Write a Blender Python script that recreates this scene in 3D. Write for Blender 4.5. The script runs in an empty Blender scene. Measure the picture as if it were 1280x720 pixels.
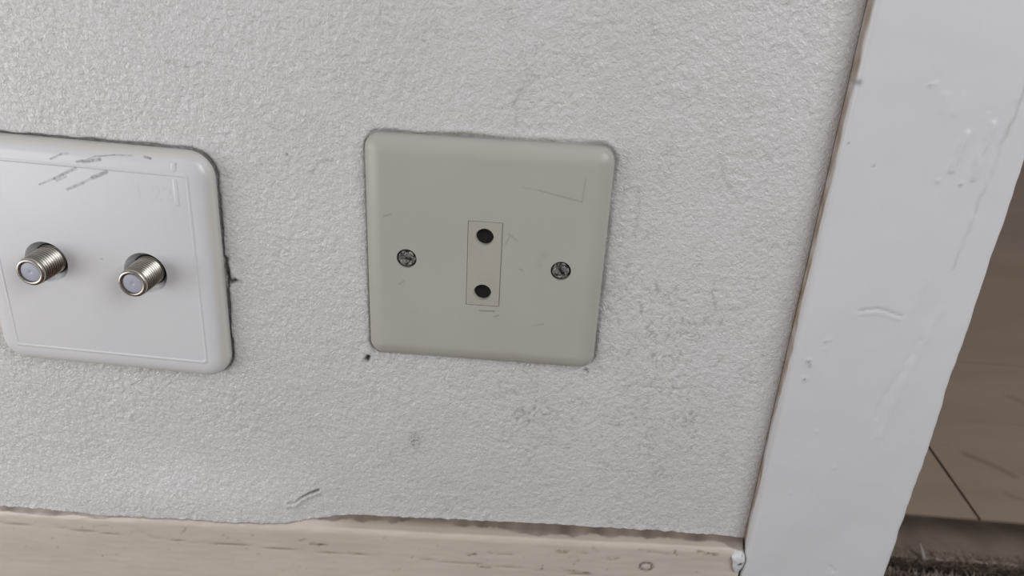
import bpy, bmesh, math, random
import numpy as np
from mathutils import Matrix, Vector, Euler

random.seed(7)
S = 0.001                 # the measurements below are millimetres
ZF = 226.0                # height of the cream socket's centre above the carpet
SC = bpy.context.scene
COL = SC.collection

# ------------------------------------------------------------------ camera
def cam():
    y, p, r = -0.0427094742, 0.434358392, 0.054269995
    f = Vector((math.sin(y)*math.cos(p), math.cos(y)*math.cos(p), -math.sin(p)))
    rt = Vector((math.cos(y), -math.sin(y), 0)); up = rt.cross(f)
    c, s = math.cos(r), math.sin(r)
    right = c*rt + s*up
    upv = -s*rt + c*up
    m = Matrix(((right.x, upv.x, -f.x), (right.y, upv.y, -f.y), (right.z, upv.z, -f.z))).to_4x4()
    m.translation = Vector((21.41*S, -258.86*S, (107.835+ZF)*S))
    cd = bpy.data.cameras.new('camera'); o = bpy.data.objects.new('camera', cd); COL.objects.link(o)
    o.matrix_world = m
    cd.sensor_width = 36; cd.lens = 964.05*36/1280
    cd.clip_start = 0.01; cd.clip_end = 50
    cd.dof.use_dof = True; cd.dof.focus_distance = 0.278; cd.dof.aperture_fstop = 14
    SC.camera = o
cam()

# ------------------------------------------------------------------ world, lights, exposure
w = bpy.data.worlds.new('world'); SC.world = w; w.use_nodes = True
w.node_tree.nodes['Background'].inputs[0].default_value = (0.98, 0.97, 1.0, 1)
w.node_tree.nodes['Background'].inputs[1].default_value = 0.30

def window_light(name, loc, target, sx, sy, power, colour):
    ld = bpy.data.lights.new(name, 'AREA'); ld.shape = 'RECTANGLE'; ld.size = sx; ld.size_y = sy
    ld.energy = power; ld.color = colour
    o = bpy.data.objects.new(name, ld); COL.objects.link(o)
    o.location = loc
    o.rotation_euler = (Vector(target)-Vector(loc)).to_track_quat('-Z', 'Y').to_euler()
window_light('daylight_left', (-0.72, -0.42, 0.13), (-0.15, 0, 0.13), 0.65, 0.50, 2.95, (0.965, 0.975, 1.0))
window_light('daylight_right', (0.58, -0.55, 0.72), (0.12, 0, 0.30), 0.40, 0.5, 2.9, (0.92, 0.955, 1.0))

SC.view_settings.view_transform = 'Standard'; SC.view_settings.look = 'None'
SC.view_settings.exposure = 0.50; SC.view_settings.gamma = 1.0
SC.view_settings.use_curve_mapping = False

# ------------------------------------------------------------------ materials
def srgb(*c):
    c = [x/255 for x in c]
    return tuple((x/12.92 if x <= .04045 else ((x+.055)/1.055)**2.4) for x in c) + (1,)

class NT:
    def __init__(s, name):
        s.m = bpy.data.materials.new(name); s.m.use_nodes = True
        s.t = s.m.node_tree; s.b = s.t.nodes['Principled BSDF']
        s.tc = s.t.nodes.new('ShaderNodeTexCoord')
    def link(s, a, b): s.t.links.new(a, b)
    def noise(s, scale, detail=4, rough=.6, dist=0, vec=None):
        n = s.t.nodes.new('ShaderNodeTexNoise'); n.inputs['Scale'].default_value = scale
        n.inputs['Detail'].default_value = detail; n.inputs['Roughness'].default_value = rough
        n.inputs['Distortion'].default_value = dist
        s.link(vec or s.tc.outputs['Object'], n.inputs['Vector']); return n.outputs['Fac']
    def mapping(s, scale):
        n = s.t.nodes.new('ShaderNodeMapping'); n.inputs['Scale'].default_value = scale
        s.link(s.tc.outputs['Object'], n.inputs['Vector']); return n.outputs['Vector']
    def ramp(s, v, lo, hi, a=0., b=1.):
        n = s.t.nodes.new('ShaderNodeMapRange'); n.interpolation_type = 'SMOOTHSTEP'
        for i, x in enumerate((lo, hi, a, b)): n.inputs[i+1].default_value = x
        s.link(v, n.inputs[0]); return n.outputs[0]
    def math(s, op, a, b):
        n = s.t.nodes.new('ShaderNodeMath'); n.operation = op; n.use_clamp = False
        for i, x in enumerate((a, b)):
            if isinstance(x, (int, float)): n.inputs[i].default_value = x
            else: s.link(x, n.inputs[i])
        return n.outputs[0]
    def mix(s, f, a, b):
        n = s.t.nodes.new('ShaderNodeMix'); n.data_type = 'RGBA'
        for i, x in ((0, f), (6, a), (7, b)):
            if isinstance(x, (int, float, tuple)): n.inputs[i].default_value = x
            else: s.link(x, n.inputs[i])
        return n.outputs[2]
    def attr(s, name):
        n = s.t.nodes.new('ShaderNodeAttribute'); n.attribute_name = name; return n.outputs['Fac']
    def bump(s, h, strength, dist):
        n = s.t.nodes.new('ShaderNodeBump'); n.inputs['Strength'].default_value = strength
        n.inputs['Distance'].default_value = dist; s.link(h, n.inputs['Height'])
        s.link(n.outputs[0], s.b.inputs['Normal'])
    def seg(s, a, b, w, soft):                      # pencil stroke: mask of a line segment, local mm in x,z
        t = s.t; A = Vector((a[0]*S, 0, a[1]*S)); B = Vector((b[0]*S, 0, b[1]*S)); D = B-A
        def vm(op, x, y=None):
            n = t.nodes.new('ShaderNodeVectorMath'); n.operation = op
            for i, q in enumerate((x, y)):
                if q is None: continue
                if isinstance(q, (Vector, tuple)): n.inputs[i].default_value = q
                else: s.link(q, n.inputs[i])
            return n
        flat = vm('MULTIPLY', s.tc.outputs['Object'], (1, 0, 1)).outputs[0]
        p = vm('SUBTRACT', flat, A).outputs[0]
        dt = vm('DOT_PRODUCT', p, D/D.length_squared).outputs['Value']
        cl = t.nodes.new('ShaderNodeClamp'); s.link(dt, cl.inputs[0])
        sc = vm('SCALE', D); sc.inputs[0].default_value = D; s.link(cl.outputs[0], sc.inputs['Scale'])
        ds = vm('DISTANCE', p, sc.outputs[0]).outputs['Value']
        return s.ramp(ds, w*S, (w+soft)*S, 1, 0)
    def done(s, col=None, rough=None, metal=None, spec=None):
        for k, v in (('Base Color', col), ('Roughness', rough), ('Metallic', metal), ('Specular IOR Level', spec)):
            if v is None: continue
            if isinstance(v, (int, float, tuple)): s.b.inputs[k].default_value = v
            else: s.link(v, s.b.inputs[k])
        return s.m

def m_wall():
    n = NT('painted_wall')
    base = n.mix(n.ramp(n.noise(14, 5), .35, .65), (.665, .645, .63, 1), (.695, .68, .672, 1))
    fine = n.noise(560, 3, .65, 1.2)
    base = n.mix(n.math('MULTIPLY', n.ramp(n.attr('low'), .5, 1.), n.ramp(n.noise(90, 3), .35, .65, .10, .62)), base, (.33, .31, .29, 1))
    base = n.mix(n.attr('grime_shade'), base, (.085, .062, .045, 1))
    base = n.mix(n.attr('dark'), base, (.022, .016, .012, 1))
    h = n.math('ADD', fine, n.math('MULTIPLY', n.noise(1300, 2), .35))
    n.bump(h, .9, .0007)
    return n.done(base, n.ramp(n.noise(300, 2), .3, .7, .22, .36), spec=.8)
def m_gloss_white():
    n = NT('white_gloss_paint')
    c = n.mix(n.ramp(n.noise(11, 4), .3, .7), (.68, .68, .685, 1), (.705, .705, .71, 1))
    c = n.mix(n.attr('grime_shade'), c, (.27, .19, .125, 1))
    c = n.mix(n.attr('dark'), c, (.05, .045, .045, 1))
    v = n.mapping((1, 1, .12))
    n.bump(n.math('ADD', n.math('MULTIPLY', n.noise(90, 3, vec=v), .7), n.math('MULTIPLY', n.noise(500, 2), .12)), .25, .0006)
    return n.done(c, .36)
def m_baseboard():
    n = NT('beige_paint')
    v = n.mapping((.15, 1, 1))
    c = n.mix(n.ramp(n.noise(30, 3, vec=v), .3, .7), (.635, .555, .475, 1), (.655, .575, .495, 1))
    c = n.mix(n.attr('grime_shade'), c, (.16, .11, .065, 1))
    c = n.mix(n.attr('dark'), c, (.03, .02, .014, 1))
    n.bump(n.math('ADD', n.math('MULTIPLY', n.noise(120, 3, vec=v), .35), n.math('MULTIPLY', n.noise(400, 2), .3)), .2, .0003)
    return n.done(c, .38)
def m_simple(name, col, rough=.5, metal=0., var=.06, scale=60, bump=None):
    n = NT(name)
    a = tuple(x*(1-var) for x in col[:3])+(1,); b = tuple(min(1, x*(1+var)) for x in col[:3])+(1,)
    c = n.mix(n.ramp(n.noise(scale, 4), .3, .7), a, b)
    if bump: n.bump(n.noise(bump[0], 3), bump[1], bump[2])
    return n.done(c, rough, metal)
def m_cream():
    n = NT('cream_plastic')
    c = n.mix(n.ramp(n.noise(22, 4), .3, .7), (.446, .426, .380, 1), (.468, .449, .402, 1))
    stain = n.math('MULTIPLY', n.ramp(n.noise(70, 6, .7), .60, .78), .20)
    c = n.mix(stain, c, (.22, .18, .13, 1))
    for a, b, k in (((18, 27.3), (33, 24.2), .22), ((33, 24.2), (33.6, 33), .16), ((12, 28), (18, 27.3), .1),
                    ((-36, 14), (-33.5, 15), .25), ((8.4, 10.6), (11.5, 8.3), .25), ((7.6, 7), (8.6, 9.5), .2),
                    ((13, -2.5), (14, -3), .3), ((19, -25), (23, -24), .18), ((-31, -12), (-29, -10.5), .2),
                    ((-1, -20.4), (4.6, -20.2), .45), ((4.5, -22.3), (6.2, -21.8), .3)):
        c = n.mix(n.math('MULTIPLY', n.seg(a, b, .08, .45), k), c, (.10, .08, .06, 1))
    n.bump(n.noise(160, 3), .08, .0004)
    return n.done(c, .40)
def m_white_plastic():
    n = NT('white_plastic')
    c = n.mix(n.ramp(n.noise(16, 3), .3, .7), (.70, .70, .71, 1), (.72, .72, .725, 1))
    grain = n.ramp(n.noise(700, 3), .3, .65, .45, 1.)
    for a, b, w_, k in MARKS:
        c = n.mix(n.math('MULTIPLY', n.math('MULTIPLY', n.seg(a, b, w_*.2, w_), k), grain), c, (.16, .16, .165, 1))
    sx = n.t.nodes.new('ShaderNodeSeparateXYZ'); n.link(n.tc.outputs['Object'], sx.inputs[0])
    far = n.math('MAXIMUM', n.math('ABSOLUTE', sx.outputs['X'], 0), n.math('ABSOLUTE', sx.outputs['Z'], 0))
    c = n.mix(n.ramp(far, .0420, .0448, 0, .7), c, (.64, .60, .53, 1))
    n.bump(n.noise(60, 2), .05, .0006)
    return n.done(c, .27)
def m_metal():
    n = NT('nickel')
    c = n.mix(n.ramp(n.noise(200, 4), .3, .7), (.50, .455, .39, 1), (.66, .62, .56, 1))
    c = n.mix(n.attr('groove'), c, (.07, .06, .048, 1))  # thread grooves darkened in colour to stand in for their shade
    return n.done(c, n.ramp(n.noise(150, 3), .3, .7, .22, .42), 1.)
def m_screw():
    n = NT('tarnished_screw')
    c = n.mix(n.ramp(n.noise(520, 4, .7), .40, .60), (.02, .018, .015, 1), (.40, .38, .35, 1))
    n.bump(n.noise(900, 3), .5, .0003)
    return n.done(c, .5, n.ramp(n.noise(700, 3), .45, .55, .1, .8))
def m_floor():
    n = NT('beige_floor')
    v = n.mapping((.25, 1, 1))
    c = n.mix(n.ramp(n.noise(12, 4, vec=v), .3, .7), (.235, .172, .125, 1), (.27, .20, .148, 1))
    c = n.mix(n.ramp(n.attr('grime_shade'), 0, 1, 0, .75), c, (.10, .065, .045, 1))
    n.bump(n.noise(20, 3), .1, .002)
    return n.done(c, .36)
def m_carpet():
    n = NT('brown_carpet')
    c = n.mix(n.ramp(n.noise(120, 3), .35, .65), (.17, .13, .105, 1), (.33, .265, .215, 1))
    return n.done(c, .95, spec=.1)

# local coordinates of the pencil marks on the white plate (x, z in mm from the plate centre)
def wl(x, z):                                     # wall mm -> white plate local
    a = WROT; dx, dz = x-WC[0], z-WC[1]
    return (dx*math.cos(a)-dz*math.sin(a), dx*math.sin(a)+dz*math.cos(a))
WC = (-143.5, -12.3); WROT = math.radians(1.4)    # clockwise seen from the room
MARKS = []
for (x0, z0), (x1, z1), ww, k in (((-159.0, 17.7), (-153, 20.3), .5, .55), ((-153, 20.3), (-144.5, 24.6), .7, .75), ((-152.5, 19.4), (-148.5, 21.3), .5, .45),
        ((-149, 16.6), (-143, 19.3), .7, .6), ((-143, 19.3), (-139, 21.5), .6, .4), ((-139, 21.5), (-133.5, 24.0), .9, .75),
        ((-152.9, 27.4), (-149.0, 29.2), .5, .7), ((-149, 29.2), (-146.5, 29.6), .6, .25),
        ((-143.6, 27.0), (-141.5, 27.5), .6, .65), ((-141.3, 27.1), (-135.2, 28.3), .8, .8), ((-141.5, 27.5), (-137, 29.2), .35, .4),
        ((-137, 29.2), (-130.2, 30.1), .35, .55), ((-130.2, 30.1), (-123.5, 30.3), .35, .55), ((-119.5, 30.2), (-117.2, 29.7), .5, .85),
        ((-141.3, -9.6), (-141.0, -9.6), .5, .5)):
    MARKS.append((wl(x0, z0), wl(x1, z1), ww, k))

M = dict(wall=m_wall(), gloss=m_gloss_white(), bb=m_baseboard(), cream=m_cream(), white=m_white_plastic(), metal=m_metal(), screw=m_screw(),
         floor=m_floor(), carpet=m_carpet(),
         insert=m_simple('ivory_insert', (.44, .42, .365, 1), .42, var=.03),
         black=m_simple('black_void', (.012, .010, .009, 1), .8),
         dielectric=m_simple('milky_plastic', (.42, .43, .50, 1), .35, var=.03),
         riser=m_simple('grey_brown_wood', (.27, .21, .165, 1), .6, var=.2, scale=30, bump=(200, .3, .0005)),
         brick=m_simple('bare_plaster', (.17, .12, .085, 1), .9, var=.2, scale=120),
         lint=m_simple('pale_fibre', (.34, .29, .27, 1), .7),
         room=m_simple('dim_room_paint', (.50, .46, .42, 1), .8))

# ------------------------------------------------------------------ builders
def mesh(name, verts, faces, mat, smooth=True):
    me = bpy.data.meshes.new(name)
    v = (np.asarray(verts, float)*S)
    me.from_pydata(v.tolist(), [], faces); me.update()
    me.materials.append(mat)
    if smooth: me.polygons.foreach_set('use_smooth', [True]*len(me.polygons))
    return me
def link(name, me, parent=None, loc=(0, 0, 0)):
    o = bpy.data.objects.new(name, me); COL.objects.link(o)
    if parent: o.parent = parent
    o.location = loc
    return o
def W(x, y, z): return (x*S, y*S, (z+ZF)*S)       # wall millimetres -> world
def struct(o): o['kind'] = 'structure'; return o
def tag(o, label, cat, group=None):
    o['label'] = label; o['category'] = cat
    if group: o['group'] = group
    return o
def empty(name, loc, label, cat, group=None):
    o = bpy.data.objects.new(name, None); COL.objects.link(o); o.location = loc; o.empty_display_size = .02
    return tag(o, label, cat, group)
def grid(name, X, Y, Z, mat, attrs={}, flip=False):      # 2-D arrays of wall millimetres -> one surface
    r, c = X.shape
    me = bpy.data.meshes.new(name)
    co = np.stack([X, Y, Z+ZF], -1).reshape(-1, 3)*S
    i = (np.arange(r-1)[:, None]*c+np.arange(c-1)[None]).ravel()
    q = np.stack([i, i+1, i+c+1, i+c], 1)
    if flip: q = q[:, ::-1]
    n = len(q)
    me.vertices.add(r*c); me.vertices.foreach_set('co', co.ravel().astype(np.float32))
    me.loops.add(4*n); me.loops.foreach_set('vertex_index', q.ravel().astype(np.int32))
    me.polygons.add(n); me.polygons.foreach_set('loop_start', (np.arange(n)*4).astype(np.int32))
    me.polygons.foreach_set('loop_total', np.full(n, 4, np.int32))
    me.update(calc_edges=True); me.validate()
    me.polygons.foreach_set('use_smooth', np.ones(n, bool))
    for k, a in attrs.items():
        at = me.attributes.new(k, 'FLOAT', 'POINT'); at.data.foreach_set('value', np.clip(a, 0, 1).ravel().astype(np.float32))
    me.materials.append(mat)
    return me
def box(x0, x1, y0, y1, z0, z1):
    v = [(x, y, z) for x in (x0, x1) for y in (y0, y1) for z in (z0, z1)]
    f = [(0, 1, 3, 2), (4, 6, 7, 5), (0, 4, 5, 1), (2, 3, 7, 6), (0, 2, 6, 4), (1, 5, 7, 3)]
    return v, f
def boxobj(name, b, mat, parent=None, bevel=0):
    x0, x1, y0, y1, z0, z1 = b
    cx, cy, cz = (x0+x1)/2, (y0+y1)/2, (z0+z1)/2
    v, f = box(x0-cx, x1-cx, y0-cy, y1-cy, z0-cz, z1-cz)
    me = mesh(name, v, f, mat, False)
    if bevel:
        bm = bmesh.new(); bm.from_mesh(me)
        bmesh.ops.bevel(bm, geom=bm.edges[:], offset=bevel*S, segments=2, affect='EDGES', profile=.6)
        bm.to_mesh(me); bm.free()
    loc = Vector(W(cx, cy, cz))
    if parent: loc = loc-parent.location
    return link(name, me, parent, loc)

# vectorised gradient noise
def pnoise(x, y, seed=0):
    xi = np.floor(x).astype(np.int64); yi = np.floor(y).astype(np.int64); xf = x-xi; yf = y-yi
    def g(ix, iy, dx, dy):
        h = (ix*374761393 + iy*668265263 + seed*974711) & 0x7fffffff
        h = ((h ^ (h >> 13))*1274126177) & 0x7fffffff
        h = h ^ (h >> 16)
        a = (h % 4096)/4096*2*np.pi
        return np.cos(a)*dx+np.sin(a)*dy
    u = xf**3*(xf*(xf*6-15)+10); v = yf**3*(yf*(yf*6-15)+10)
    n0 = g(xi, yi, xf, yf)*(1-u)+g(xi+1, yi, xf-1, yf)*u
    n1 = g(xi, yi+1, xf, yf-1)*(1-u)+g(xi+1, yi+1, xf-1, yf-1)*u
    return (n0*(1-v)+n1*v)*1.5
def sst(a, b, x):
    t = np.clip((x-a)/(b-a), 0, 1); return t*t*(3-2*t)
def dpoly(X, Z, pts):
    d = np.full(X.shape, 1e9)
    for (ax, az), (bx, bz) in zip(pts[:-1], pts[1:]):
        vx, vz = bx-ax, bz-az
        t = np.clip(((X-ax)*vx+(Z-az)*vz)/(vx*vx+vz*vz+1e-9), 0, 1)
        d = np.minimum(d, np.hypot(X-ax-t*vx, Z-az-t*vz))
    return d
def rsdf(x, z, hx, hz, r):
    qx = np.abs(x)-hx+r; qz = np.abs(z)-hz+r
    return np.hypot(np.maximum(qx, 0), np.maximum(qz, 0))+np.minimum(np.maximum(qx, qz), 0)-r

# ------------------------------------------------------------------ wall
def bb_top(x): return -128.0+.0432*x            # front top edge of the baseboard
def paper_edge(xs):
    jag = pnoise(xs/1.7, xs*0+3.3, 5)*.3*(.6+pnoise(xs/14, xs*0, 4))+pnoise(xs/5.3, xs*0+.5, 7)*.35+pnoise(xs/13, xs*0+7.3, 6)*.6+pnoise(xs/37, xs*0+1.3, 8)*.7
    zb = bb_top(xs)+3.2+jag
    bul = sst(-330, -260, xs)*(.62+.38*sst(-200, -140, xs))*(1-sst(-92, -50, xs))
    zb = zb-1.9*bul-(1-sst(-190, -130, xs))*.8-1.0*sst(-10, 60, xs)-1.8*sst(103, 113, xs)
    return zb, bul
def build_wall():
    xs = np.concatenate([np.linspace(-700, -245, 60, endpoint=False), np.arange(-245, 113.8, .5), [114.15]])
    t = np.concatenate([np.linspace(0, 1, int(238/.5)), 1+np.linspace(0, 1.6, 60)[1:]])
    X, T = np.meshgrid(xs, t)
    zb, bul = paper_edge(xs)
    Z = zb[None]+T*(108-zb[None])
    nx = X+1.3*pnoise(X/4, Z/4, 11); nz = Z+1.3*pnoise(X/4+40, Z/4, 12)
    # worm-like stipple of the thick paint
    a = pnoise((nx*.85+nz*.5)/1.15, (nz*.85-nx*.5)/1.75, 21)
    b = pnoise(nx/2.3+9, nz/2.7, 22)
    c = pnoise(X/3.4+.5, Z/5, 23)
    patch = .75+.45*pnoise(X/28, Z/28, 24)
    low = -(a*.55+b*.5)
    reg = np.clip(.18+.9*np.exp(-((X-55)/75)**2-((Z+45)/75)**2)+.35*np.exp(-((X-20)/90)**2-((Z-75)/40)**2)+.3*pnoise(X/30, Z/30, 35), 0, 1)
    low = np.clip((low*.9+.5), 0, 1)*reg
    crease = np.exp(-(pnoise(nx/2.8+5, nz/3.4, 31)/.08)**2)*sst(.1, .5, pnoise(X/8, Z/8, 32))
    Y = -(a*.18+b*.17+c*.12)*patch+crease*.14
    Y += -.9*pnoise(X/70, Z/90, 41)-.12*pnoise(X/18, Z/18, 42)
    grime_shade = crease*.34*reg
    dark = np.zeros_like(X)
    # forward bulge of the loose paint over the baseboard
    Y += -5.6*bul[None]*np.exp(-((Z-zb[None])/22)**2)
    # turned-in paper edge along the trim
    e = 114.15-X
    k = sst(0, 6, e); Y = Y*(.15+.85*k)-1.3*np.exp(-(e/5)**2)+.3*np.exp(-(e/.5)**2)
    grime_shade = np.maximum(grime_shade*k, .07*np.exp(-(e/2.2)**2))
    # plates: flattened under them, gap and lip round them
    def plate(cx, cz, rot, hx, hz, r, gt, gr, gl, gb):
        nonlocal Y, grime_shade, dark
        dx, dz = X-cx, Z-cz; lx = dx*math.cos(rot)-dz*math.sin(rot); lz = dx*math.sin(rot)+dz*math.cos(rot)
        d = rsdf(lx, lz, hx, hz, r)
        ang = np.arctan2(lz, lx)
        def lobe(c0): 
            q = np.abs((ang-c0+np.pi) % (2*np.pi)-np.pi); return 1-sst(.62, .95, q)
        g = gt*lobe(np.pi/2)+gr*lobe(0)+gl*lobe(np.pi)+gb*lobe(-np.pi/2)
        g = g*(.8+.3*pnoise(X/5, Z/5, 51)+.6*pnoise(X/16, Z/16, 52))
        inside = 1-sst(0, .35, d-g)
        lip = np.exp(-((d-g-1.3)/1.1)**2)*np.clip(g, 0, 1)*.45
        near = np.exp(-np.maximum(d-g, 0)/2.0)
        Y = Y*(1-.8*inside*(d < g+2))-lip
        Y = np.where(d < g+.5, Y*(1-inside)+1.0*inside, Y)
        grime_shade = np.maximum(grime_shade, np.where(d > -2, np.clip(g, 0, 1.3)*.50*np.exp(-np.maximum(d-g*.6, 0)/.7)*(.8+.5*pnoise(X/3, Z/3, 53)), .8))  # edge dirt; the shadow right of the white plate is painted in too
        grime_shade = np.maximum(grime_shade, .16*near*(d > -1)*sst(0, .6, g+.2))
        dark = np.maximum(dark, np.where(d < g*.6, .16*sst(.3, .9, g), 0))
        return d, lx, lz
    plate(0, 0, math.radians(0), 43, 43, 5.5, .95, .55, .18, .04)
    plate(WC[0], WC[1], WROT, 45.4, 45.4, 9.5, .8, .8, 0, 0.0)
    # torn chip beside the white plate
    for pts, wd, dk in ((((-97.0, -9), (-96.6, -12.5), (-97, -15.5)), .9, .55), (((-97.4, -15), (-96, -18.2), (-94.2, -17.4)), .75, .95), (((-97.6, -16), (-97.2, -20)), .5, .7)):
        m = np.exp(-(dpoly(X, Z, pts)/wd)**2); dark = np.maximum(dark, m*dk*.8); grime_shade = np.maximum(grime_shade, m*.8); Y += m*.8
    m = np.exp(-(dpoly(X, Z, ((-96.2, -10.5), (-95.2, -13.5), (-93.2, -16.4)))/.9)**2); Y -= m*.8
    # torn flap near the skirting, the shadow under it painted along the tear
    pts = ((-80.6, -120.2), (-77.6, -119.8), (-75.6, -117.6), (-71.5, -115), (-67.6, -113.4))
    d = dpoly(X, Z, pts); m = np.exp(-(d/.42)**2); along = sst(-84, -68, X)
    dark = np.maximum(dark, m*.8*along**2); grime_shade = np.maximum(grime_shade, m*(.25+.55*along)); Y += m*.8
    below = np.exp(-(dpoly(X, Z-1.1+2.2, pts)/1.1)**2); Y -= below*.7
    # small hole, specks, scuff
    d = dpoly(X, Z, ((-44.9, -47.6), (-44.3, -46.2))); grime_shade = np.maximum(grime_shade, np.exp(-(d/1.0)**2)); dark = np.maximum(dark, np.exp(-(d/.6)**2)*.8); Y += 1.5*np.exp(-(d/.8)**2)
    d = np.hypot(X+26.1, (Z+84.7)*.8); dark = np.maximum(dark, np.exp(-(d/2.6)**2)*sst(.12, .3, pnoise(X/.75, Z/.75, 61)+.1)*.75)
    for (px, pz, r_, k) in ((-71, 32.6, .45, .8), (-92, 19.5, .3, .5), (40.6, -44.7, .9, .75), (41.4, -45.8, .5, .7), (-41.8, -43.6, .5, .5), (-25, -106, .5, .3), (70, -20, .5, .3), (-70, -82, .5, .3), (-42.6, 12, .5, .5)):
        d = np.hypot(X-px, Z-pz); dark = np.maximum(dark, np.exp(-(d/r_)**2)*k)
    for pts, k in ((((52, 28), (53.5, 20), (52.6, 12)), .3), (((78, 42), (81, 34), (86, 28)), .3), (((-62, 26), (-60, 30), (-55, 31)), .25), (((83, -8), (86, -16), (81, -22), (74, -22)), .32), (((10, 62), (8, 54), (9, 47)), .3), (((-110, 62), (-103, 60.5), (-98, 61.5)), .3), (((60, -50), (72, -50.5), (84, -48.6)), .2)):
        d = dpoly(X+.8*pnoise(X/3, Z/3, 71), Z+.8*pnoise(X/3, Z/3, 72), pts); m = np.exp(-(d/.7)**2); Y += m*.16; grime_shade = np.maximum(grime_shade, m*k*.6)
    # frayed bottom edge, folded back; gap shade and dirt painted along it
    eb = Z-zb[None]
    grime_shade = np.maximum(grime_shade, .42*np.exp(-(eb/.55)**2)*(.5+.6*pnoise(X/4, Z*0+.5, 81)))
    Y -= .5*np.exp(-(eb/2.0)**2)*(.4+pnoise(X/3.3, Z*0, 82))
    # fold row
    X = np.vstack([X[:1], X]); Z = np.vstack([Z[:1]+.25, Z]); Y = np.vstack([np.full((1, len(xs)), 3.0), Y])
    z1 = np.zeros((1, len(xs)))
    low = np.vstack([z1, low]); grime_shade = np.vstack([z1+.8, grime_shade]); dark = np.vstack([z1+.8, dark])
    # return along the trim side
    me = grid('wall_back', X, Y, Z, M['wall'], dict(low=low, grime_shade=grime_shade, dark=dark))
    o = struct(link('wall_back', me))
    p = boxobj('plaster', (-700, 160, 3.2, 100, -ZF, 279), M['brick'], o)
    return o
build_wall()

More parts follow.
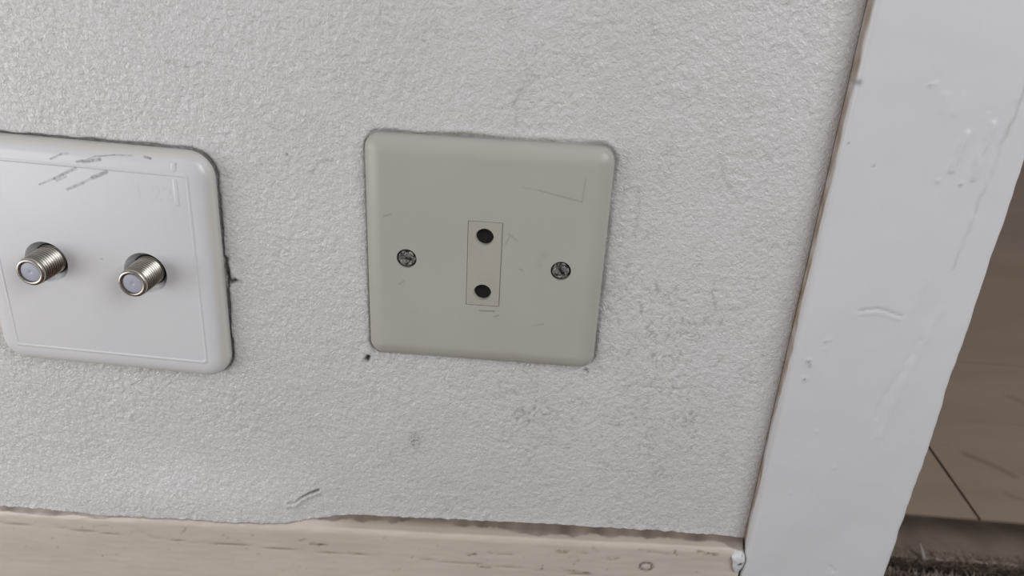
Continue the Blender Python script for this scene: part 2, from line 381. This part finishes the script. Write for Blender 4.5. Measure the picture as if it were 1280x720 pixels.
# ------------------------------------------------------------------ door casing (white trim on the right) and jamb
def build_trim():
    x0, x1, dp = 114.3, 173.0, 7.2
    z = np.concatenate([np.linspace(-ZF, -150, 30, endpoint=False), np.arange(-150, 110, .7), np.linspace(110, 279, 50)])
    # profile across the casing: wall -> side -> rounded corner -> face -> rounded corner -> side
    u = [(x0-.1, 3), (x0, 1)]+[(x0, -.35*k) for k in range(1, 15)]+[(x0+.05, -5.2), (x0+.15, -5.6), (x0+.3, -6.1), (x0+.5, -6.5), (x0+.8, -6.85), (x0+1.4, -dp+.05)]
    u += [(x, -dp) for x in np.arange(x0+2.1, x1-1.4, .7)]
    u += [(x1-1.2, -dp+.03), (x1-.6, -6.9), (x1-.2, -6.4), (x1, -5.4), (x1, -3), (x1, 0), (x1, 4)]
    u = np.array(u)
    X = np.repeat(u[None, :, 0], len(z), 0); Y = np.repeat(u[None, :, 1], len(z), 0); Z = np.repeat(z[:, None], len(u), 1)
    face = sst(-4, -6.8, Y)
    Y = Y-face*(.35*pnoise(X/30, Z/45, 3)+.12*pnoise(X/9, Z/14, 4)+.03*pnoise(X/2.5, Z/5, 5))
    X = X+sst(x1-8, x1, X)*(.55*pnoise(Z/22, Z*0, 6)+.25*pnoise(Z/6, Z*0, 7)+.5*np.exp(-((Z+70)/14)**2))
    def ridge(pts, h, w_=.8, wob=.8):
        nonlocal Y
        h = h*1.05
        d = dpoly(X+wob*pnoise(X/5, Z/5, 8), Z, pts); Y = Y-face*h*np.exp(-(d/w_)**2)
    # paint runs and cracks in the paint film
    ridge(((152.5, 56.5), (150.8, 44)), .8, .7); ridge(((159.3, 60), (158.2, 48), (158.6, 42)), .7, .7)
    ridge(((147.5, 68), (147.0, 62)), .2); ridge(((142.3, 68), (142.6, 63)), .2)
    ridge(((165.5, 80), (164, 68)), .25, 1.2); ridge(((166.6, 82), (165, 62), (163.6, 46), (162.5, 30)), -.35, .55)
    ridge(((157, -18), (155, -30), (151, -42), (150, -52)), -.22, .8); ridge(((161.5, -5), (158, -24), (155, -44), (154, -60)), .2, 1.2)
    ridge(((133.6, -8), (140, -6.8), (148.5, -9)), -.25, .5, .3); ridge(((134, -9.2), (141, -8.1), (148.5, -10.2)), .2, .7, .3)
    ridge(((153, 5), (151.5, -6)), .15, 1.4); ridge(((149.5, -126), (151.2, -128.6)), -.4, .5)
    for (px, pz, r_, h) in ((120.6, -29.5, 1.0, .5), (121.4, -31.4, .7, .5), (120.6, -37.5, .8, .5), (124.6, -21, .6, .35), (126, -20.3, .6, .35), (124.8, -24.4, .5, .3),
                            (137, 70.5, .6, .4), (138.6, 71, .6, .3), (126, 44, .5, -.3), (157, 64, .5, -.3), (147.5, 40.5, .7, .4), (155, 40, .7, .4), (130, -60, .7, .3), (140, -76, .7, .3), (126, -90, .6, .3)):
        Y = Y-face*h*np.exp(-((X-px)**2+(Z-pz)**2)/r_**2)
    # grime and bare wood down the left side, where the white paint did not reach
    upto = -5.2-1.5*pnoise(Z/26, Z*0+.7, 9)-.6*sst(30, 60, Z)+.5*pnoise(Z/6, Y/4+.2, 10)+1.6*(1-sst(-60, -30, Z))
    left = X < x0+3
    grime_shade = np.where(left, sst(upto-.5, upto+.5, Y)*(.75+.35*pnoise(Z/8, Y/3, 11)), 0)
    grime_shade = np.where(left, np.maximum(grime_shade, .16*sst(-7.3, -5.5, Y)), grime_shade)
    dark = np.where(left, sst(-1.6, -.2, Y)*.8, 0)
    for (px, pz, r_, k) in ((115.2, 70, .9, .7), (120.4, -29.8, .6, .55), (121.2, -31.3, .5, .5), (120.5, -37.2, .5, .6), (137, 70.3, .4, .45), (126, 44, .4, .5), (116.5, 51, .4, .5), (155, 39.6, .5, .4), (147.6, 40, .4, .3), (124.6, -21.3, .4, .3), (135, -7.7, .6, .35)):
        dark = np.maximum(dark, np.exp(-((X-px)**2+(Z-pz)**2)/r_**2)*k)
    d = dpoly(X+.8*pnoise(X/5, Z/5, 8), Z, ((166.6, 82), (165, 62), (163.6, 46), (162.5, 30), (161, 10))); grime_shade = np.maximum(grime_shade, .3*np.exp(-(d/.5)**2)*(.6+.6*pnoise(X/9, Z/9, 13)))
    d = dpoly(X, Z, ((133.6, -7.8), (140, -6.5), (148.5, -8.8))); dark = np.maximum(dark, .22*np.exp(-(d/.4)**2))
    me = grid('trim_1', X, Y, Z, M['gloss'], dict(grime_shade=grime_shade, dark=dark))
    return struct(link('trim_1', me))
trim = build_trim()
struct(boxobj('trim_2', (160.5, 171.0, 4.2, 112, -ZF, 279), M['gloss'], None, .8))

# ------------------------------------------------------------------ baseboard
def build_baseboard():
    xs = np.concatenate([np.linspace(-700, -245, 40, endpoint=False), np.arange(-245, 113.6, .8), [113.3]])
    prof = [(3, 4.0), (1.5, 4.0), (0, 3.9), (-1, 3.5), (-2, 2.9), (-3, 2.3), (-4, 1.6), (-4.8, 1.0), (-5.4, .4), (-5.8, -.3), (-6.1, -1.2)]
    prof += [(-6.2, -z_) for z_ in np.arange(2, 62, .9)] + [(-6.2, -75), (-6.2, -98)]
    prof = np.array(prof)
    q_ = np.linspace(0, 10, 41); prof = np.vstack([np.stack([np.interp(q_, np.arange(11), prof[:11, k]) for k in (0, 1)], 1), prof[11:]])
    X = np.repeat(xs[None], len(prof), 0); Y = np.repeat(prof[:, :1], len(xs), 1); D = np.repeat(prof[:, 1:], len(xs), 1)
    bt = bb_top(xs)
    Z = np.maximum(bt[None]+D, -ZF)
    wob = .35*pnoise(X/40, D/3*0, 1)+.2*pnoise(X/9, D/9, 2)
    f = sst(-4, -6.2, Y)
    Y = Y-f*(.3*pnoise(X/50, D/20, 3)+.1*pnoise(X/8, D/2.5, 4)+.05*pnoise(X/25, D/1.2, 6)); Z = Z+wob*(D > -3)
    edge = np.exp(-((D-.2)/1.0)**2)
    Y = Y-edge*.15*pnoise(X/6, D/2, 5)
    wl_ = 1-sst(-150, -110, X); wr = sst(-75, -45, X)
    grime_shade = wr*.40*sst(.2, 1.2, D)+(.25+.5*wl_)*sst(1.6, 3.0, D)+.03+.06*pnoise(X/25, D/14, 9)+.05*sst(-60, 40, X)  # back of the top face: dirt plus painted shade of the gap
    zb, bul = paper_edge(xs); gp = zb[None]-Z
    dark = np.maximum(.8*sst(2.7, 3.6, D)*(.5+.5*(1-wr)), (.5+.3*pnoise(X/7, X*0, 22))*(1-sst(.05, .55, gp-.15*pnoise(X/4, X*0, 21)-.45*wl_)))*(gp < 3)  # dark line under the paper edge: gap shade and dirt put into colour
    # paint crack along the board
    pc = ((-216, -142.1), (-171, -142.9), (-125, -143.8), (-95, -143.6), (-39, -143.0), (8.4, -142.7), (60, -143.5))
    d = dpoly(X, Z+.4*pnoise(X/12, X*0, 14), pc); m = np.exp(-(d/.35)**2)*sst(-.25, .3, pnoise(X/20, X*0+4, 15)+.15); Y = Y+f*m*.35; grime_shade = np.maximum(grime_shade, m*.6)
    for pts, wd, k in ((((-76, -138.2), (-73.5, -136.6)), .5, .5), (((-71, -139), (-64, -139.4)), .6, .6), (((-55, -142.6), (-48, -143.2)), .5, .3),
                       (((-2, -137.8), (1.5, -137)), .7, .7), (((6, -135.4), (9, -136.2), (17, -135.4)), .6, .3), (((36, -131.5), (40, -131.6)), .9, .65), (((51, -128.2), (53.5, -130)), .5, .7),
                       (((58, -133.4), (63, -133.2)), .9, .45), (((44, -130.2), (49, -131.8)), .5, .4), (((95, -125.6), (103, -126.2)), .9, .6), (((70, -127), (84, -128)), .5, .35),
                       (((41.5, -134.2), (44, -133.6), (45.6, -135), (43.4, -138.6)), .55, .35), (((38.5, -141.2), (46.5, -142), (51.5, -142.2)), .5, .65), (((30, -140.6), (30.4, -143)), .5, .7), (((2.5, -144.0), (8, -144)), .9, .6),
                       (((85, -125.8), (86, -128)), .6, .55), (((-118, -144.4), (-113, -144.8)), .6, .25), (((-150, -140), (-142, -143)), 1.3, .18), (((-128.8, -139.6), (-126.2, -136.6)), .5, .7), (((-168, -139.4), (-162, -139)), .5, .4)):
        d = dpoly(X+.4*pnoise(X/1.5, Z/1.5, 16), Z, pts); m = np.exp(-(d/wd)**2)*(.55+.8*pnoise(X/1.6, Z/1.1, 17)); grime_shade = np.maximum(grime_shade, m*k*1.25); dark = np.maximum(dark, m*k*.25); Y = Y+f*m*.25
    d = np.abs(np.hypot(X-74.4, (Z+135.9)*1.2)-2.6); m = np.exp(-(d/.55)**2); grime_shade = np.maximum(grime_shade, .9*m); dark = np.maximum(dark, m*.3); Y = Y+f*.3*m
    for i in range(70):
        px = random.uniform(-215, 110); pz = bb_top(px)-random.uniform(2, 26); d = np.hypot(X-px, Z-pz); grime_shade = np.maximum(grime_shade, random.uniform(.2, .6)*np.exp(-(d/random.uniform(.3, .6))**2))
    me = grid('baseboard_back', X, Y, Z, M['bb'], dict(grime_shade=grime_shade, dark=dark), flip=True)
    o = struct(link('baseboard_back', me))
    # filler squeezed into the corner by the trim, with its black pinhole
    a = np.linspace(0, 2*np.pi, 49); r = np.linspace(1, 0, 22)
    A, R = np.meshgrid(a, r)
    shape = 1+.13*np.sin(3*A+.6)+.04*np.sin(7*A)
    lx = 2.9*R*shape*np.cos(A)-.5*R*np.sin(A); lz = 6.0*R*shape*np.sin(A)
    BX = 111.9+np.minimum(lx, 2.3); BZ = -127.2+lz; BY = -7.0-1.3*(1-R**2.2)+5.5*R**3*(BZ > -126)*sst(-127, -122, BZ)+.12*pnoise(BX/1.6, BZ/1.6, 3)
    dk = np.zeros_like(BX)
    for (px, pz, rr, k) in ((112.6, -128.9, .85, 1.), (112.9, -124.6, .5, .3), (110.9, -122.6, .6, .45)):
        m = np.exp(-(((BX-px)**2+(BZ-pz)**2)/rr**2)**1.5); dk = np.maximum(dk, m*k); BY = BY+m*1.2*k
    me = grid('filler', BX, BY, BZ, M['gloss'], dict(grime_shade=dk*0, dark=dk*1.2))
    link('filler', me, o)
    return o
build_baseboard()

# ------------------------------------------------------------------ plates
def rrect(hx, hz, r, n=8):
    pts = []
    for cx, cz, a0 in ((hx-r, hz-r, 0), (-hx+r, hz-r, 90), (-hx+r, -hz+r, 180), (hx-r, -hz+r, 270)):
        for i in range(n+1):
            a = math.radians(a0+90*i/n); pts.append((cx+r*math.cos(a), cz+r*math.sin(a)))
    return pts
def circle(cx, cz, r, n=40): return [(cx+r*math.cos(2*math.pi*i/n), cz+r*math.sin(2*math.pi*i/n)) for i in range(n)]
def plate_mesh(name, h, rad, profile, holes, mat):
    """profile: list of (inset, y) from the wall outwards; holes: list of (outline, [(inset, y)...]) walls going in"""
    bm = bmesh.new()
    def ring(pts, y): return [bm.verts.new((x*S, y*S, z*S)) for x, z in pts]
    def bridge(a, b):
        n = len(a)
        for i in range(n): bm.faces.new((a[i], a[(i+1) % n], b[(i+1) % n], b[i])).smooth = True
    prev = None
    for ins, y in profile:
        r = ring(rrect(h-ins, h-ins, max(rad-ins, .8)), y)
        if prev: bridge(prev, r)
        prev = r
    edges = []
    def loop_edges(r):
        for i in range(len(r)):
            a, b = r[i], r[(i+1) % len(r)]
            edges.append(bm.edges.get((a, b)) or bm.edges.new((a, b)))
    loop_edges(prev); yf = profile[-1][1]
    for outline, walls in holes:
        r0 = ring(outline, yf); loop_edges(r0); p = r0
        cx = sum(q[0] for q in outline)/len(outline); cz = sum(q[1] for q in outline)/len(outline)
        for sc_, y in walls:
            r = ring([(cx+(x-cx)*sc_, cz+(z-cz)*sc_) for x, z in outline], y); bridge(p, r); p = r
        f = bm.faces.new(p); f.material_index = 1
    bmesh.ops.triangle_fill(bm, use_beauty=True, use_dissolve=False, edges=edges)
    bmesh.ops.recalc_face_normals(bm, faces=bm.faces[:])
    me = bpy.data.meshes.new(name); bm.to_mesh(me); bm.free()
    me.materials.append(mat); me.materials.append(M['black'])
    me.set_sharp_from_angle(angle=math.radians(42)) if hasattr(me, 'set_sharp_from_angle') else None
    return me
def revolve(name, prof, mat, n=48, wob=None):     # prof: (radius, y) ; axis along y through local origin
    v = []; f = []
    for j, (r, y) in enumerate(prof):
        for i in range(n):
            a = 2*math.pi*i/n; v.append((r*math.cos(a), y, r*math.sin(a)))
    for j in range(len(prof)-1):
        for i in range(n):
            k = (i+1) % n; f.append((j*n+i, (j+1)*n+i, (j+1)*n+k, j*n+k))
    f.append(tuple(range((len(prof)-1)*n, len(prof)*n)))
    me = mesh(name, v, f, mat)
    bm = bmesh.new(); bm.from_mesh(me); bmesh.ops.recalc_face_normals(bm, faces=bm.faces[:]); bm.to_mesh(me); bm.free()
    if hasattr(me, 'set_sharp_from_angle'): me.set_sharp_from_angle(angle=math.radians(35))
    return me

# cream two-pin plate
def build_cream():
    t = empty('socket_plate', W(0, 0, 0), 'cream square wall plate with two round pin holes and two slotted screws', 'socket')
    yf = -4.6
    prof = [(0.0, 1.0), (0, -.6), (.12, -1.3), (.5, -2.1), (1.2, -2.9), (2.2, -3.55), (3.4, -4.05), (4.6, -4.4), (5.6, yf+.02), (6.6, yf)]
    scr = [(-28.1, -1.6), (27.7, -2.2)]
    ins = [(6.15, 14.6), (-6.15, 14.6), (-6.15, -18.2), (6.15, -18.2)]
    # outline of the insert opening, counter-clockwise with extra points along its sides
    def densify(p, n=6):
        o = []
        for a, b in zip(p, p[1:]+p[:1]):
            for i in range(n): o.append((a[0]+(b[0]-a[0])*i/n, a[1]+(b[1]-a[1])*i/n))
        return o
    holes = [(circle(x, z, 3.65), [(1, yf+1.4)]) for x, z in scr] + [(densify(ins), [(1, yf+2.2)])]
    link('plate', plate_mesh('plate', 43, 5.5, prof, holes, M['cream']), t)
    # insert with its two holes
    bm = bmesh.new(); yi = yf-.22
    hx0, hx1, z0, z1 = -6.0, 6.0, -18.0, 14.45
    out = densify([(hx1, z1), (hx0, z1), (hx0, z0), (hx1, z0)])
    def ring(pts, y): return [bm.verts.new((x*S, y*S, z*S)) for x, z in pts]
    edges = []
    def le(r):
        for i in range(len(r)): edges.append(bm.edges.get((r[i], r[(i+1) % len(r)])) or bm.edges.new((r[i], r[(i+1) % len(r)])))
    def bridge(a, b, mi=0):
        for i in range(len(a)):
            q = bm.faces.new((a[i], a[(i+1) % len(a)], b[(i+1) % len(a)], b[i])); q.smooth = True; q.material_index = mi
    back = ring(out, yf+2.0); mid = ring(out, yi+.12); top = ring([(x*.985, (z+1.75)*.995-1.75) for x, z in out], yi)
    bridge(back, mid); bridge(mid, top); le(top)
    for cx, cz in ((-.1, 8.7), (-.2, -13.0)):
        a = ring(circle(cx, cz, 3.4), yi); le(a)
        b = ring(circle(cx, cz, 3.2), yi+.3); c_ = ring(circle(cx, cz, 3.1), yi+2.6); d_ = ring(circle(cx, cz, 3.0), yi+14)
        bridge(a, b); bridge(b, c_); bridge(c_, d_, 1); q = bm.faces.new(d_); q.material_index = 1
    bmesh.ops.triangle_fill(bm, use_beauty=True, use_dissolve=False, edges=edges)
    bmesh.ops.recalc_face_normals(bm, faces=bm.faces[:])
    me = bpy.data.meshes.new('pin_insert'); bm.to_mesh(me); bm.free(); me.materials.append(M['insert']); me.materials.append(M['black'])
    if hasattr(me, 'set_sharp_from_angle'): me.set_sharp_from_angle(angle=math.radians(40))
    link('pin_insert', me, t)
    # slotted screws: two half-round lands with the slot cut between them, on a sunken core
    def screw_mesh():
        v = []; f = []
        for sgn in (1, -1):
            arc = []
            a0 = math.asin(.55/3.0)
            for i in range(17):
                a = a0+(math.pi-2*a0)*i/16
                arc.append((3.0*math.cos(a), 3.0*math.sin(a)*sgn))
            n = len(arc); base = len(v)
            inner = [(x*.9, .55*sgn+(z-.55*sgn)*.9) for x, z in arc]
            v += [(x, .9, z) for x, z in arc]+[(x, .12, z) for x, z in arc]+[(x, -.1, z) for x, z in inner]
            for lv in range(2):
                for i in range(n):
                    k = (i+1) % n; q = (base+lv*n+i, base+lv*n+k, base+(lv+1)*n+k, base+(lv+1)*n+i); f.append(q if sgn < 0 else q[::-1])
            q = tuple(base+2*n+i for i in range(n)); f.append(q if sgn < 0 else q[::-1])
        base = len(v); n = 32
        v += [(3.25*math.cos(2*math.pi*i/n), .75, 3.25*math.sin(2*math.pi*i/n)) for i in range(n)]; f.append(tuple(base+i for i in range(n)))
        me = mesh('screw', v, f, M['screw'], False)
        bm = bmesh.new(); bm.from_mesh(me); bmesh.ops.recalc_face_normals(bm, faces=bm.faces[:]); bm.to_mesh(me); bm.free()
        return me
    sm = screw_mesh()
    for (x, z), ang in zip(scr, (-9, -52)):
        o = link('screw', sm, t, (x*S, (yf+.35)*S, z*S)); o.rotation_euler = (0, math.radians(-ang), 0)
build_cream()

# white antenna plate with two threaded connectors
def build_white():
    t = empty('antenna_plate', W(WC[0], 0, WC[1]), 'glossy white wall plate with two threaded coaxial connectors and pencil scribbles', 'antenna socket')
    t.rotation_euler = (0, WROT, 0)
    yf = -6.4
    prof = [(0, -.2), (0, -1.6), (.10, -2.5), (.4, -3.5), (1.0, -4.4), (1.9, -5.2), (3.0, -5.8), (4.2, -6.15), (5.2, -6.33), (6.2, yf)]
    con = [wl(-162.8, -12.5), wl(-125.4, -14.1)]
    holes = [(circle(x, z, 8.1), [(.975, yf+.2), (.93, yf+1.2), (.86, yf+2.3), (.78, yf+3.2), (.76, yf+3.5)]) for x, z in con]
    link('plate', plate_mesh('plate', 45.4, 9.5, prof, holes, M['white']), t)
    # fine raised border line
    def frame_line(h, wd, ht):
        v = []; f = []
        for k, (a, y) in enumerate(((h, yf+.05), (h-.12, yf-ht), (h-wd+.12, yf-ht), (h-wd, yf+.05))):
            v += [(x, y, z) for x, z in rrect(a, a, 1.2, 3)]
        n = len(v)//4
        for k in range(3):
            for i in range(n):
                j = (i+1) % n; f.append((k*n+i, k*n+j, (k+1)*n+j, (k+1)*n+i))
        return mesh('raised_border', v, f, M['white'])
    link('raised_border', frame_line(38.3, 1.3, .10), t)
    # two short raised ribs at the top right corner
    for z0, z1 in ((38.6, 42.0), (26.0, 36.4)):
        n = 8; v = []; f = []
        for lv, (s_, y) in enumerate(((1, yf+.05), (.8, yf-.09), (.45, yf-.12))):
            for i in range(2*n):
                a = 2*math.pi*i/(2*n); v.append((33.3+1.0*s_*math.cos(a), y, (z0+z1)/2+((z1-z0)/2-1)*(1 if math.sin(a) > 0 else -1)*(abs(math.sin(a)) > .01)+1.0*s_*math.sin(a)))
        for lv in range(2):
            for i in range(2*n):
                k = (i+1) % (2*n); f.append((lv*2*n+i, lv*2*n+k, (lv+1)*2*n+k, (lv+1)*2*n+i))
        f.append(tuple(4*n+i for i in range(2*n)))
        link('rib', mesh('rib', v, f, M['white']), t)
    # faint moulded figures
    cu = bpy.data.curves.new('moulded_figures', 'FONT'); cu.body = '1 22'; cu.size = .0074; cu.extrude = .00008; cu.space_character = 1.1
    tmp = bpy.data.objects.new('tmp', cu); COL.objects.link(tmp)
    dg = bpy.context.evaluated_depsgraph_get(); me = bpy.data.meshes.new_from_object(tmp.evaluated_get(dg)); COL.objects.unlink(tmp); bpy.data.objects.remove(tmp)
    me.materials.clear(); me.materials.append(M['white'])
    o = link('moulded_figures', me, t, (17.8*S, (yf+.02)*S, 28.0*S)); o.rotation_euler = (math.radians(90), 0, 0)
    # connectors
    prof = []
    tip = -16.4; base = yf+4.6
    prof += [(6.0, base)]
    y = base; pitch = 1.12
    L = (tip+1.5)-base
    n = int(abs(L)/pitch)
    for i in range(n):
        y0 = base+L*i/n; r = 5.7-.35*i/n
        prof += [(r-.6, y0), (r-.52, y0-pitch*.12), (r-.06, y0-pitch*.44), (r, y0-pitch*.5), (r-.06, y0-pitch*.56), (r-.52, y0-pitch*.88)]
    prof += [(4.8, tip+1.5), (5.2, tip+1.25), (5.2, tip+.5), (4.95, tip+.15), (4.6, tip), (4.1, tip), (3.85, tip+.15), (3.75, tip+1.2), (3.7, tip+1.3)]
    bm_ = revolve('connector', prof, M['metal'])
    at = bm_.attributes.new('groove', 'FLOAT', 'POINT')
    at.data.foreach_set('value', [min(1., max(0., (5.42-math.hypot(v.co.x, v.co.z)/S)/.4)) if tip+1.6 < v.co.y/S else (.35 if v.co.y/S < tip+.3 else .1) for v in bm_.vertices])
    ins = revolve('insulator', [(3.8, tip+1.0), (3.65, tip+.6), (3.3, tip+.5), (1.0, tip+.45), (.5, tip+.48), (.3, tip+.6)], M['dielectric'])
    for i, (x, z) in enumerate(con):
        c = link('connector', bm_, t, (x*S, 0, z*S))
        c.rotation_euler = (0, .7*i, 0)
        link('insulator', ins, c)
build_white()

# ------------------------------------------------------------------ beyond the casing: step, boards, carpet
def board(name, x0, x1, y0, y1, z0, z1, parent, scuffs=()):
    nx = max(2, int((x1-x0)/6)); ny = max(2, int((y1-y0)/6))
    xs = np.unique(np.concatenate([[x0, x1], np.clip(np.arange(230, 430, 1.2), x0, x1), np.linspace(x0, x1, 30)])); ys = np.linspace(y0, y1, int(max(3, min(80, (y1-y0)/1.5))))
    X, Y = np.meshgrid(xs, ys)
    g = np.clip(.25*pnoise(X/60, Y/25, 1)+.1, 0, 1)
    for pts, wd, k in scuffs: g = np.maximum(g, k*np.exp(-(dpoly(X, Y, pts)/wd)**2))
    # rounded long edges, closed sides
    Z = np.full_like(X, z1)-.8*(np.exp(-((X-x0)/.6)**2)+np.exp(-((X-x1)/.6)**2)+np.exp(-((Y-y0)/.6)**2)+np.exp(-((Y-y1)/.6)**2))*0
    pad = lambda A, dx: np.pad(A, 1, mode='edge')
    X2, Y2, Z2, g2 = pad(X, 0), pad(Y, 0), pad(Z, 0), pad(g, 0)
    Z2[0, :] = Z2[-1, :] = z0; Z2[:, 0] = Z2[:, -1] = z0
    me = grid(name, X2, Y2, Z2, M['floor'], dict(grime_shade=g2))
    me.polygons.foreach_set('use_smooth', np.zeros(len(me.polygons), bool))
    o = link(name, me, parent)
    m = o.modifiers.new('Bevel', 'BEVEL'); m.width = .0006; m.segments = 2; m.limit_method = 'ANGLE'
    return o
FT = -192.2
floor = struct(boxobj('floor', (-700, 1900, 152, 1900, -ZF-6, FT-12), M['riser']))
def inv(o): o.location = -Vector(floor.location); return o
sc1 = ((((309, 178), (324, 166), (330, 158)), 3.6, .6), (((316, 139), (323, 134)), 3, .45), (((294, 186), (305, 190)), 2, .25), (((300, 152), (303, 147)), 1.5, .35))
inv(board('floorboard', -700, 286.4, 113, 219.0, FT-1.4, FT, floor))
inv(board('floorboard', 288.3, 1900, 113, 219.0, FT-1.4, FT, floor, sc1))
inv(board('floorboard', -700, 1900, 219.4, 307.6, FT-11.8, FT-.1, floor, ((((378, 258), (390, 246)), 4, .5),)))
inv(board('floorboard', -700, 1900, 308.0, 358.6, FT-11.8, FT+.15, floor))
inv(board('floorboard', -700, 1900, 359.0, 640, FT-11.8, FT, floor))
inv(board('floorboard', -700, 1900, 640.6, 1000, FT-11.8, FT+.1, floor))
inv(board('floorboard', -700, 1900, 1000.6, 1900, FT-11.8, FT, floor))
def build_riser():                                # ledge and set-back riser under the step's nosing
    pr = [(110.5, -ZF-3)]+[(y, -ZF+2.5) for y in range(111, 148, 4)]+[(149.5, -ZF+3), (151, -ZF+5), (151.5, -ZF+9), (151.5, FT-1.5)]
    pr = np.array(pr); xs = np.linspace(-700, 1900, 40)
    Y = np.repeat(pr[:, :1], 40, 1); Z = np.repeat(pr[:, 1:], 40, 1); X = np.repeat(xs[None], len(pr), 0)
    struct(link('trim_3', grid('trim_3', X, Y, Z, M['riser'])))
build_riser()
struct(boxobj('wall_far', (-700, 1900, 1900, 1950, -ZF-6, 2100), M['room']))
struct(boxobj('wall_front', (-1800, 1900, -2650, -2600, -ZF-6, 2100), M['room']))

def build_carpet():
    zt = -ZF
    t = empty('carpet', W(300, 50, zt-6), 'dark brown frayed carpet at foot of the step beyond white door casing', 'carpet')
    L = t.location
    v, f = box(-1500, 1500, -2600, 50, 0, 3.0)
    link('backing', mesh('backing', v, f, M['carpet'], False), t)
    v, f = box(-1500, 1500, 50.1, 66, 0, 2.2)  # black strip added to darken the parting in place of real shade
    link('parting_shade_strip', mesh('parting_shade_strip', v, f, M['black'], False), t)
    rng = np.random.default_rng(4)
    def tufts(n, x0, x1, y0, y1, h, r, seed):
        rng = np.random.default_rng(seed)
        x = rng.uniform(x0, x1, n); y = rng.uniform(y0, y1, n)
        hh = h*rng.uniform(.55, 1.15, n); a = rng.uniform(0, 2*np.pi, n); ln = rng.uniform(.2, .8, n)*hh
        V = []; F = []
        P0 = np.stack([x, y, np.full(n, 1.5)], 1)
        P1 = P0+np.stack([np.cos(a)*ln*.5, np.sin(a)*ln*.5, hh*.7], 1)
        P2 = P0+np.stack([np.cos(a)*ln*1.2, np.sin(a)*ln*1.2, hh], 1)
        for P, rr in ((P0, r*.6), (P1, r)):
            for k in range(3):
                b = 2*np.pi*k/3+a
                V.append(P+rr*np.stack([np.cos(b), np.sin(b), np.zeros(n)], 1))
        V.append(P2)
        V = np.stack(V, 1).reshape(-1, 3)
        i = np.arange(n)[:, None]*7
        tri = []
        for k in range(3):
            j = (k+1) % 3
            tri += [(k, j, 3+j), (k, 3+j, 3+k), (3+k, 3+j, 6)]
        F = np.concatenate([i+np.array(q)[None] for q in tri]).tolist()
        return V, F
    # main pile and, past a dark parting, the frayed strip against the riser (x, y relative to (300, 50))
    def pile(name, parts):
        Vs = []; Fs = []; o = 0
        for V, F in parts:
            Vs.append(V); Fs += [tuple(q_+o for q_ in q) for q in F]; o += len(V)
        me = mesh(name, np.concatenate(Vs), Fs, M['carpet'], False)
        ob = link(name, me, t); ob['kind'] = 'stuff'; return ob
    pile('pile', [tufts(34000, -110, 90, -60, 49, 7.5, .42, 1), tufts(10000, -200, 400, -200, 49, 7.0, .9, 2), tufts(40000, -620, 420, -380, 42, 7.0, 1.3, 6)])
    pile('frayed_edge', [tufts(9000, -120, 120, 57.5, 65, 8.0, .42, 3), tufts(2000, 120, 400, 57.5, 65, 8, .8, 5)])
build_carpet()

# pale fleck standing in the carpet's frayed edge
def build_lint():
    v = []; f = []
    path = [(0, 0, 0, .9), (-.8, 1.0, 3, 1.3), (-1.8, 2.2, 6, 1.1), (-3.0, 3.2, 9, .6), (-3.8, 3.6, 11, .15)]
    for (x, y, z, r) in path:
        for i in range(8):
            a = 2*math.pi*i/8; v.append((x+r*math.cos(a), y+r*.5*math.sin(a), z))
    for j in range(len(path)-1):
        for i in range(8):
            k = (i+1) % 8; f.append((j*8+i, j*8+k, (j+1)*8+k, (j+1)*8+i))
    f.append(tuple(range(7, -1, -1))); f.append(tuple(32+i for i in range(8)))
    o = link('wood_splinter', mesh('wood_splinter', v, f, M['lint']), None, W(262.5, 109, -ZF+1.5))
    tag(o, 'tiny pale splinter sticking up from the frayed edge of the dark carpet', 'splinter')
build_lint()
